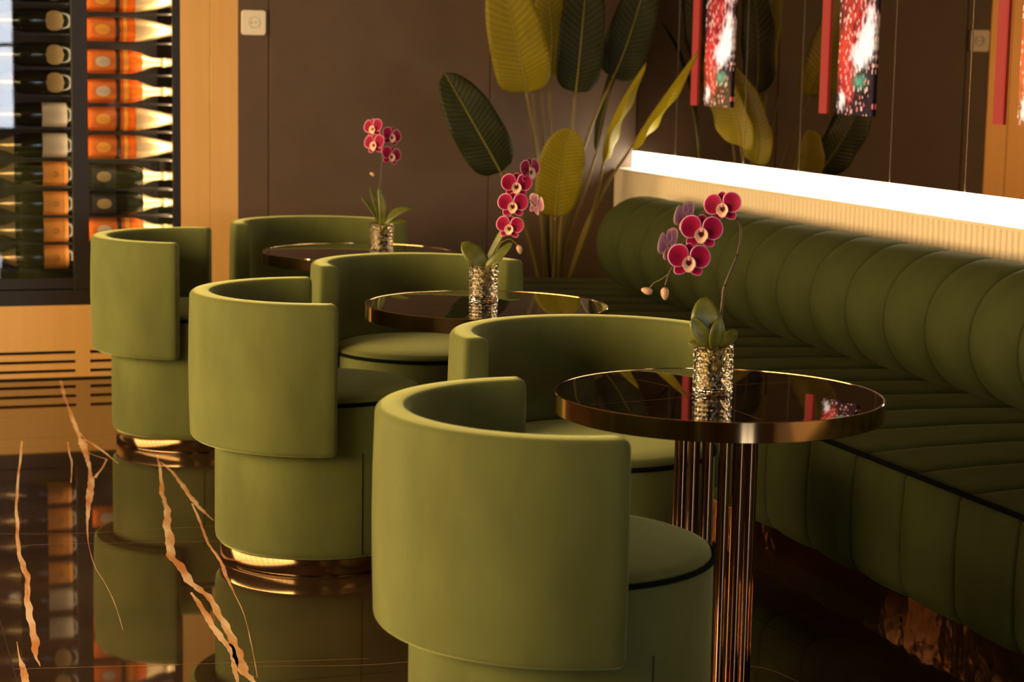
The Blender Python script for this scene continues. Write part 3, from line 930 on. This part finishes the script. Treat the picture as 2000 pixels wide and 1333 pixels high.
# ------------------------------------------------------------------ big leafy plant in the corner
PLANT_LEAVES = [
    ((2.764,8.300,0.923),(2.640,8.280,1.119),(2.505,8.330,1.358),0.230,12,'dark',0),
    ((2.860,8.250,1.279),(2.800,8.200,1.479),(2.700,8.200,1.838),0.259,14,'young',0),
    ((3.010,8.380,1.347),(3.020,8.380,1.552),(2.970,8.380,1.844),0.151,10,'young',0),
    ((3.110,8.300,1.280),(3.120,8.270,1.509),(3.157,8.300,1.914),0.209,10,'dark',0),
    ((3.297,8.330,1.346),(3.372,8.330,1.526),(3.459,8.300,1.857),0.208,10,'dark',0),
    ((2.962,8.120,0.735),(2.959,8.060,0.952),(2.985,8.000,1.132),0.210,14,'young',0),
    ((3.181,8.120,0.972),(3.201,8.080,1.164),(3.344,8.050,1.419),0.214,28,'folded',0),
    ((3.291,8.050,1.054),(3.360,7.980,1.214),(3.533,7.920,1.478),0.224,28,'folded',0),
    ((3.295,8.500,0.999),(3.375,8.500,1.352),(3.509,8.500,1.611),0.080,30,'dark',-60),
]
PLANT_STEMS = [
    [(2.764,8.300,0.923),(2.854,8.330,0.777),(2.944,8.380,0.587),(3.026,8.430,0.345)],
    [(2.860,8.250,1.279),(2.918,8.300,1.075),(2.981,8.370,0.773),(3.050,8.440,0.344)],
    [(3.010,8.380,1.347),(3.039,8.410,1.002),(3.055,8.420,0.699),(3.079,8.450,0.342)],
    [(3.110,8.300,1.280),(3.102,8.320,1.099),(3.085,8.370,0.726),(3.090,8.440,0.343)],
    [(3.297,8.330,1.346),(3.198,8.350,1.098),(3.130,8.400,0.770),(3.109,8.450,0.341)],
    [(2.962,8.120,0.735),(3.004,8.220,0.601),(3.038,8.320,0.475),(3.068,8.420,0.346)],
    [(3.181,8.120,0.972),(3.173,8.200,0.762),(3.143,8.300,0.545),(3.114,8.420,0.297)],
    [(3.291,8.050,1.054),(3.204,8.160,0.856),(3.146,8.280,0.617),(3.123,8.430,0.296)],
    [(3.295,8.500,0.999),(3.233,8.490,0.810),(3.156,8.470,0.576),(3.112,8.460,0.340)],
    [(2.941,8.400,1.289),(2.978,8.420,1.001),(3.022,8.440,0.697),(3.059,8.450,0.342)],
    [(2.989,8.420,1.312),(3.018,8.440,1.001),(3.049,8.460,0.696),(3.072,8.460,0.341)],
]

plant = thing('bird_of_paradise_plant', 'tall broad-leaved green plant in the corner behind the bench', 'plant', (3.075, 8.455, 0))
PO = Vector((3.075, 8.455, 0))
bm = bmesh.new()
lathe(bm, [(0.105, 0.0), (0.115, 0.006), (0.135, 0.29), (0.14, 0.30), (0.132, 0.30), (0.126, 0.27), (0.02, 0.27)], 40)
pt = from_bm('pot', bm, 'pot', plant, True, 40)
bm = bmesh.new()
lathe(bm, [(0.126, 0.272), (0.12, 0.276), (0.02, 0.28)], 32)
from_bm('soil', bm, 'soil', pt, True)
for pts in PLANT_STEMS:
    pp = smooth_path([Vector(p) - PO for p in pts], 6)
    bm = bmesh.new()
    tube(bm, pp, [0.006 + 0.007 * i / (len(pp) - 1) for i in range(len(pp))], 8)
    from_bm('stalk', bm, 'stem', plant, True)
for b, m_, tp, w, fold, kind, tw in PLANT_LEAVES:
    n0 = Vector((-0.28, -0.95, 0.12))
    if kind == 'folded':
        n0 = Vector((0.80, -0.46, -0.38))
    n0.rotate(Matrix.Rotation(math.radians(tw), 3, (Vector(tp) - Vector(b)).normalized()))
    def prof(s):
        return (1 - abs(2 * s ** 0.82 - 1) ** 2.8) ** 0.6 if s < 1 else 0.0
    blade('leaf', Vector(b) - PO, Vector(m_) - PO, Vector(tp) - PO, w, n0, 'leaf_' + kind, plant, fold, nl=26, nw=5, prof=prof, rib=0.0042, thick=0.0007, wave=0.06)

# ------------------------------------------------------------------ wall socket
so = thing('wall_socket', 'white power socket on the narrow brown wall panel', 'socket', (1.7215, YB, 1.56))
def rrect(hw, r, y):
    return [(sx * (hw - r) + r * math.cos(math.radians(a0 + 90 * i / 5)), y, sz * (hw - r) + r * math.sin(math.radians(a0 + 90 * i / 5)))
            for sx, sz, a0 in ((1, 1, 0), (-1, 1, 90), (-1, -1, 180), (1, -1, 270)) for i in range(6)]
bm = bmesh.new()
loft(bm, [rrect(0.054, 0.013, -0.0002), rrect(0.054, 0.013, -0.010), rrect(0.052, 0.011, -0.012)], True, True)
from_bm('plate', bm, 'socket', so)
bm = bmesh.new()
n = 36
prf = [(0.027, -0.0121), (0.027, -0.0150), (0.0215, -0.0150), (0.0205, -0.0125)]
loft(bm, [[(r * math.cos(2 * PI * i / n), y, r * math.sin(2 * PI * i / n)) for r, y in prf] for i in range(n + 1)], False, False)
from_bm('ring', bm, 'socket_ring', so, True, 40)
for x in (-0.0095, 0.0095):
    bm = bmesh.new()
    tube(bm, [(x, -0.0135, 0), (x, -0.010, 0)], 0.0028, 10)
    from_bm('pin_hole', bm, 'black', so)

# ------------------------------------------------------------------ wine cabinet
X0, X1, XA, XB = -0.62, 1.40, 0.933, 1.002
cab = thing('wine_cabinet', 'tall built-in wine cabinet with black frame, glass doors and slotted gold base', 'cabinet', (0.39, YB, 0))
def cp(name, x0, x1, y0, y1, z0, z1, m, parent=cab, bevel=0.0):
    return box_obj(name, x0 - 0.39, x1 - 0.39, y0 - YB, y1 - YB, z0, z1, m, parent, bevel, 1)
cp('back_panel', X0, X1, 9.18, 9.2, 0.33, ZC, 'cab_in')
cp('side_panel', X0, X0 + 0.02, YB + 0.03, 9.18, 0.33, ZC, 'cab_in')
cp('side_panel', X1 - 0.02, X1, YB + 0.03, 9.18, 0.33, ZC, 'cab_in')
cp('partition', XA + 0.015, XB - 0.015, YB + 0.03, 9.18, 0.44, ZC, 'cab_in')
cp('floor_panel', X0 + 0.02, X1 - 0.02, YB + 0.03, 9.18, 0.40, 0.42, 'cab_in')
cp('bottom_rail', X0, X1, YB - 0.004, YB + 0.03, 0.325, 0.392, 'frame', cab, 0.002)
cp('mullion', XA, XB, YB - 0.004, YB + 0.03, 0.392, ZC, 'frame', cab, 0.002)
cp('mullion', X0, X0 + 0.05, YB - 0.004, YB + 0.03, 0.392, ZC, 'frame', cab, 0.002)
for x0, x1 in ((X0 + 0.05, XA), (XB, X1)):
    d = cp('glass_door', x0 + 0.001, x1 - 0.001, YB + 0.006, YB + 0.012, 0.442, ZC, 'glass')
    cp('door_rail', x0 + 0.001, x1 - 0.001, YB, YB + 0.028, 0.396, 0.442, 'frame', d, 0.002)
    if x1 == X1:
        cp('door_stile', x1 - 0.034, x1 - 0.001, YB, YB + 0.028, 0.442, ZC, 'frame', d)
# slotted gold base
base = cp('base_panel', X0, X1, YB - 0.002, YB + 0.02, 0.124, 0.325, 'gold_panel')
cp('base_back', X0, X1, YB + 0.05, YB + 0.07, 0.0, 0.33, 'seam')
zs = [0.124, 0.110, 0.083, 0.069, 0.041, 0.027, 0.0]
for z1, z0 in ((0.110, 0.083), (0.069, 0.042), (0.028, 0.008)):
    cp('slot_bar', X0, X1, YB - 0.002, YB + 0.02, z0, z1, 'gold_panel')
for x0, x1 in ((X0, -0.4), (0.937 - 0.66 - 0.062, 0.937 - 0.66), (0.937, 0.999), (1.352, X1)):
    for z1, z0 in ((0.124, 0.110), (0.083, 0.069), (0.042, 0.028)):
        cp('slot_post', x0, x1, YB - 0.0018, YB + 0.02, z0, z1, 'gold_panel')
cp('toe_strip', X0, X1, YB + 0.006, YB + 0.02, 0.0, 0.008, 'seam')
# lamp strip hidden behind the right stile, facing the bottles
cp('lamp_strip', 1.374, 1.379, YB + 0.034, YB + 0.05, 0.5, 2.6, 'strip_white')
cp('lamp_strip', XA + 0.009, XA + 0.0145, YB + 0.031, YB + 0.04, 0.5, 2.6, 'strip_fill')  # unseen strip added to brighten the left labels
cp('lamp_strip', XB - 0.0145, XB - 0.009, YB + 0.031, YB + 0.04, 0.5, 2.6, 'strip_fill')  # unseen strip added to brighten the orange bottle bodies
cp('lamp_strip', X0 + 0.021, X0 + 0.026, YB + 0.034, YB + 0.05, 0.5, 2.6, 'strip_white')

def bottle_mats(name, body, label, foil, transm=0.0):
    return body, label, foil
def glass_like(nm, col, rough=0.12, tw=0.0):
    return mat(nm, col, rough, 0, 0.6, Transmission_Weight=tw)
M['b_dark'] = glass_like('dark_bottle_glass', (0.010, 0.012, 0.006))
M['b_backlit'] = glass_like('backlit_rose_glass', (0.80, 0.15, 0.012), 0.18)  # backlight through the wine is put into this bright colour
M['l_orange'] = noise_color(mat('orange_label', (0.75, 0.28, 0.05), 0.5), (0.86, 0.33, 0.06), (0.92, 0.37, 0.075), 9)
M['l_cream'] = noise_color(mat('cream_label', (0.62, 0.52, 0.40), 0.5), (0.60, 0.50, 0.38), (0.66, 0.56, 0.43), 9)
M['l_tan'] = noise_color(mat('tan_label', (0.40, 0.26, 0.10), 0.5), (0.38, 0.25, 0.10), (0.43, 0.29, 0.12), 9)
M['l_gold'] = noise_color(mat('amber_label', (0.9, 0.38, 0.04), 0.5), (0.86, 0.33, 0.03), (0.95, 0.45, 0.06), 9)
M['l_black'] = noise_color(mat('black_label', (0.02, 0.018, 0.014), 0.5), (0.015, 0.013, 0.01), (0.03, 0.026, 0.02), 9)
M['l_rust'] = noise_color(mat('rust_label', (0.60, 0.17, 0.03), 0.5), (0.60, 0.13, 0.015), (0.68, 0.17, 0.02), 9)
M['f_gold'] = mat('pale_gold_foil', (0.86, 0.66, 0.38), 0.32, 0.75)
M['f_copper'] = mat('orange_foil', (0.85, 0.33, 0.08), 0.35, 0.6)
M['ink'] = mat('label_ink', (0.10, 0.035, 0.01), 0.6)

def make_bottle(body_m, label_m, foil_m, shape, oval=False, mark=False, collar=None, badge=None, band=None):
    """lies along +X, base at x = 0"""
    t = thing('wine_bottle', '', 'bottle')
    R = 0.053
    def lx(bm, prof, segs=28):
        rings = [[(x, r * math.cos(2 * PI * k / segs), r * math.sin(2 * PI * k / segs)) for k in range(segs)] for x, r in prof]
        loft(bm, rings, True, True)
    bm = bmesh.new()
    if shape == 'champagne':
        body = [(0.0, 0.040), (0.004, 0.050), (0.015, R), (0.20, R), (0.235, 0.047), (0.27, 0.034), (0.305, 0.0215), (0.33, 0.018), (0.385, 0.0165)]
        foil = [(0.255, 0.0405), (0.27, 0.0348), (0.305, 0.0224), (0.33, 0.0195), (0.342, 0.0195), (0.345, 0.0215), (0.362, 0.0215), (0.366, 0.0190), (0.395, 0.0200), (0.402, 0.0195), (0.406, 0.012)]
    else:
        body = [(0.0, 0.040), (0.004, 0.050), (0.015, R), (0.19, R), (0.235, 0.0505), (0.285, 0.043), (0.33, 0.034), (0.37, 0.024), (0.385, 0.02)]
        foil = [(0.225, 0.0518), (0.25, 0.0498), (0.285, 0.0442), (0.33, 0.0352), (0.365, 0.0265), (0.395, 0.023), (0.402, 0.0215), (0.406, 0.012)]
    lx(bm, body)
    bd = from_bm('body', bm, body_m, t, True, 45)
    bm = bmesh.new(); lx(bm, foil)
    from_bm('foil', bm, foil_m, t, True, 50)
    # label wrapped over the front half of the body (faces -Y)
    segs = 20
    def patch(nm, x0, x1, a0, a1, rr, m, ov=False):
        bm = bmesh.new()
        ring = []
        nx = 12
        for i in range(nx + 1):
            u = i / nx
            row = []
            for j in range(segs + 1):
                w = j / segs * 2 - 1
                if ov:
                    ww = math.sqrt(max(0.0, 1 - (2 * u - 1) ** 2)) * w
                else:
                    ww = w
                a = 0.5 * (a0 + a1) + 0.5 * (a1 - a0) * ww
                row.append(bm.verts.new((x0 + (x1 - x0) * u, -rr * math.cos(a), rr * math.sin(a))))
            ring.append(row)
        for r0, r1 in zip(ring[:-1], ring[1:]):
            for j in range(segs):
                bm.faces.new((r0[j], r0[j + 1], r1[j + 1], r1[j]))
        bmesh.ops.remove_doubles(bm, verts=bm.verts[:], dist=1e-6)
        return from_bm(nm, bm, m, t, True)
    lb_ = patch('label', 0.03, 0.135, -1.35, 1.35, R + 0.0006, label_m, False) if not oval else patch('label', 0.04, 0.118, -0.95, 0.95, R + 0.0006, label_m, True)
    if badge:
        patch('badge', 0.05, 0.115, -0.42, 0.42, R + 0.0012, badge, True).parent = lb_
    if band:
        patch('label_band', 0.139, 0.158, -1.4, 1.4, R + 0.0006, band)
    if collar:
        patch('neck_label', 0.172, 0.192 if shape == 'champagne' else 0.188, -1.3, 1.3, R + 0.0006, collar)
    if mark:
        bm = bmesh.new()
        tube(bm, [(0.085 + 0.013 * math.cos(a), -R - 0.0012, 0.009 * math.sin(a)) for a in [math.radians(60 + 24 * i) for i in range(11)]], 0.0012, 5)
        from_bm('label_mark', bm, 'ink', lb_)
        bm = bmesh.new()
        tube(bm, [(0.05, -(R + 0.001) * math.cos(a), (R + 0.001) * math.sin(a)) for a in [-1.2 + 0.24 * i for i in range(11)]], 0.0009, 5)
        from_bm('label_line', bm, 'ink', lb_)
    return t
def row_z(py):       # rows read off the photograph's even rack spacing
    return 0.985 + (300 - py) * 0.002236
kinds = {
    'rose_fat': lambda: make_bottle('b_backlit', 'l_rust', 'f_gold', 'fat', badge='l_gold', collar='l_gold', band='l_black'),
    'rose_slim': lambda: make_bottle('b_backlit', 'l_rust', 'f_gold', 'champagne', badge='l_cream', collar='l_gold', band='l_black'),
    'dark_slim': lambda: make_bottle('b_dark', 'l_black', 'f_gold', 'champagne', badge='l_tan'),
    'dark_orange': lambda: make_bottle('b_dark', 'l_orange', 'f_gold', 'champagne', mark=True),
    'dark_cream': lambda: make_bottle('b_dark', 'l_cream', 'f_gold', 'champagne'),
    'dark_oval': lambda: make_bottle('b_dark', 'l_tan', 'f_gold', 'champagne', oval=True),
}
proto = {}
def put(kind, x, z, flip, lab, grp):
    if kind not in proto:
        o = proto[kind] = kinds[kind]()
    else:
        o = copy_tree(proto[kind])
    o.location = (x, 8.76, z)
    o.rotation_euler = (PI, 0, PI) if flip else (0, 0, 0)
    if flip:
        o.rotation_euler = (0, PI, 0)
    o['label'] = lab
    o['group'] = grp
right = [(5, 'rose_fat', 'topmost'), (62, 'rose_fat', 'second from the top'), (124, 'rose_slim', 'third from the top'), (181, 'rose_slim', 'fourth from the top'),
         (235, 'rose_fat', 'fifth from the top'), (290, 'rose_fat', 'sixth from the top'), (347, 'dark_slim', 'seventh from the top'), (400, 'dark_slim', 'eighth from the top'), (452, 'rose_slim', 'lowest')]
desc = {'rose_fat': 'glowing orange bottle with wide pale foil', 'rose_slim': 'glowing orange slim-necked bottle', 'dark_slim': 'dark bottle with pale foil neck',
        'dark_orange': 'dark bottle with orange label', 'dark_cream': 'dark bottle with cream label', 'dark_oval': 'dark bottle with tan oval label'}
for py, kd, nm in right:
    put(kd, 0.992, row_z(py), False, '%s, right cabinet column, %s' % (desc[kd], nm), 'bottles in the right cabinet column')
left = [(-10, 'dark_oval', 'topmost'), (48, 'dark_oval', 'second from the top'), (113, 'dark_oval', 'third from the top'), (166, 'dark_oval', 'fourth from the top'), (228, 'dark_cream', 'upper of the two'),
        (287, 'dark_cream', 'lower of the two'), (342, 'dark_orange', 'uppermost of the four'), (400, 'dark_orange', 'second of the four'), (452, 'dark_orange', 'third of the four'), (505, 'dark_orange', 'lowest of the four')]
for py, kd, nm in left:
    put(kd, 0.950, row_z(py), True, '%s, left cabinet door, %s' % (desc[kd], nm), 'bottles in the left cabinet door')
# rails that carry the bottles
for lst, x0, x1 in ((right, XB, X1 - 0.02), (left, X0 + 0.03, XA)):
    for py, kd, nm in lst:
        z = row_z(py) - 0.0535
        cp('shelf_rail', x0, x1, 8.715, 8.723, z - 0.008, z, 'frame')
        cp('shelf_rail', x0, x1, 8.797, 8.805, z - 0.008, z, 'frame')

# unseen ceiling downlights, added as fill light
M['lens'] = emit('added_fill_lens', (1.0, 0.72, 0.42), 12.0)
def downlight(x, y, power, lab, col=(1.0, 0.72, 0.42), blend=0.8, ang=80):  # each fitting is an added fill light
    t = thing('added_downlight', lab, 'light', (x, y, ZC), 0, 'added unseen downlights')
    bm = bmesh.new()
    n = 32
    pr = [(0.06, -0.001), (0.06, -0.006), (0.045, -0.006), (0.045, -0.001)]
    loft(bm, [[(r * math.cos(2 * PI * i / n), r * math.sin(2 * PI * i / n), z) for r, z in pr] for i in range(n + 1)], True, False)
    from_bm('trim_ring', bm, 'brass', t, True, 40)
    bm = bmesh.new()
    lathe(bm, [(0.044, -0.004), (0.044, -0.002)], 24)
    from_bm('lens', bm, 'lens', t)
    d = bpy.data.lights.new('added_fill_beam', 'SPOT')
    d.energy = power; d.color = col; d.spot_size = math.radians(ang); d.spot_blend = blend; d.shadow_soft_size = 0.05
    o = bpy.data.objects.new('added_fill_beam', d); C.objects.link(o); o.parent = t; o.location = (0, 0, -0.02)
for x, y, p, lab in ((0.4, 7.6, 30, 'added unseen downlight over the wine cabinet front'), (1.2, 1.6, 6, 'added unseen downlight near the viewer'),
                     (-0.8, 4.5, 25, 'added unseen downlight over the open floor'), (2.0, 7.8, 14, 'added unseen downlight by the brown wall')):
    downlight(x, y, p, lab)
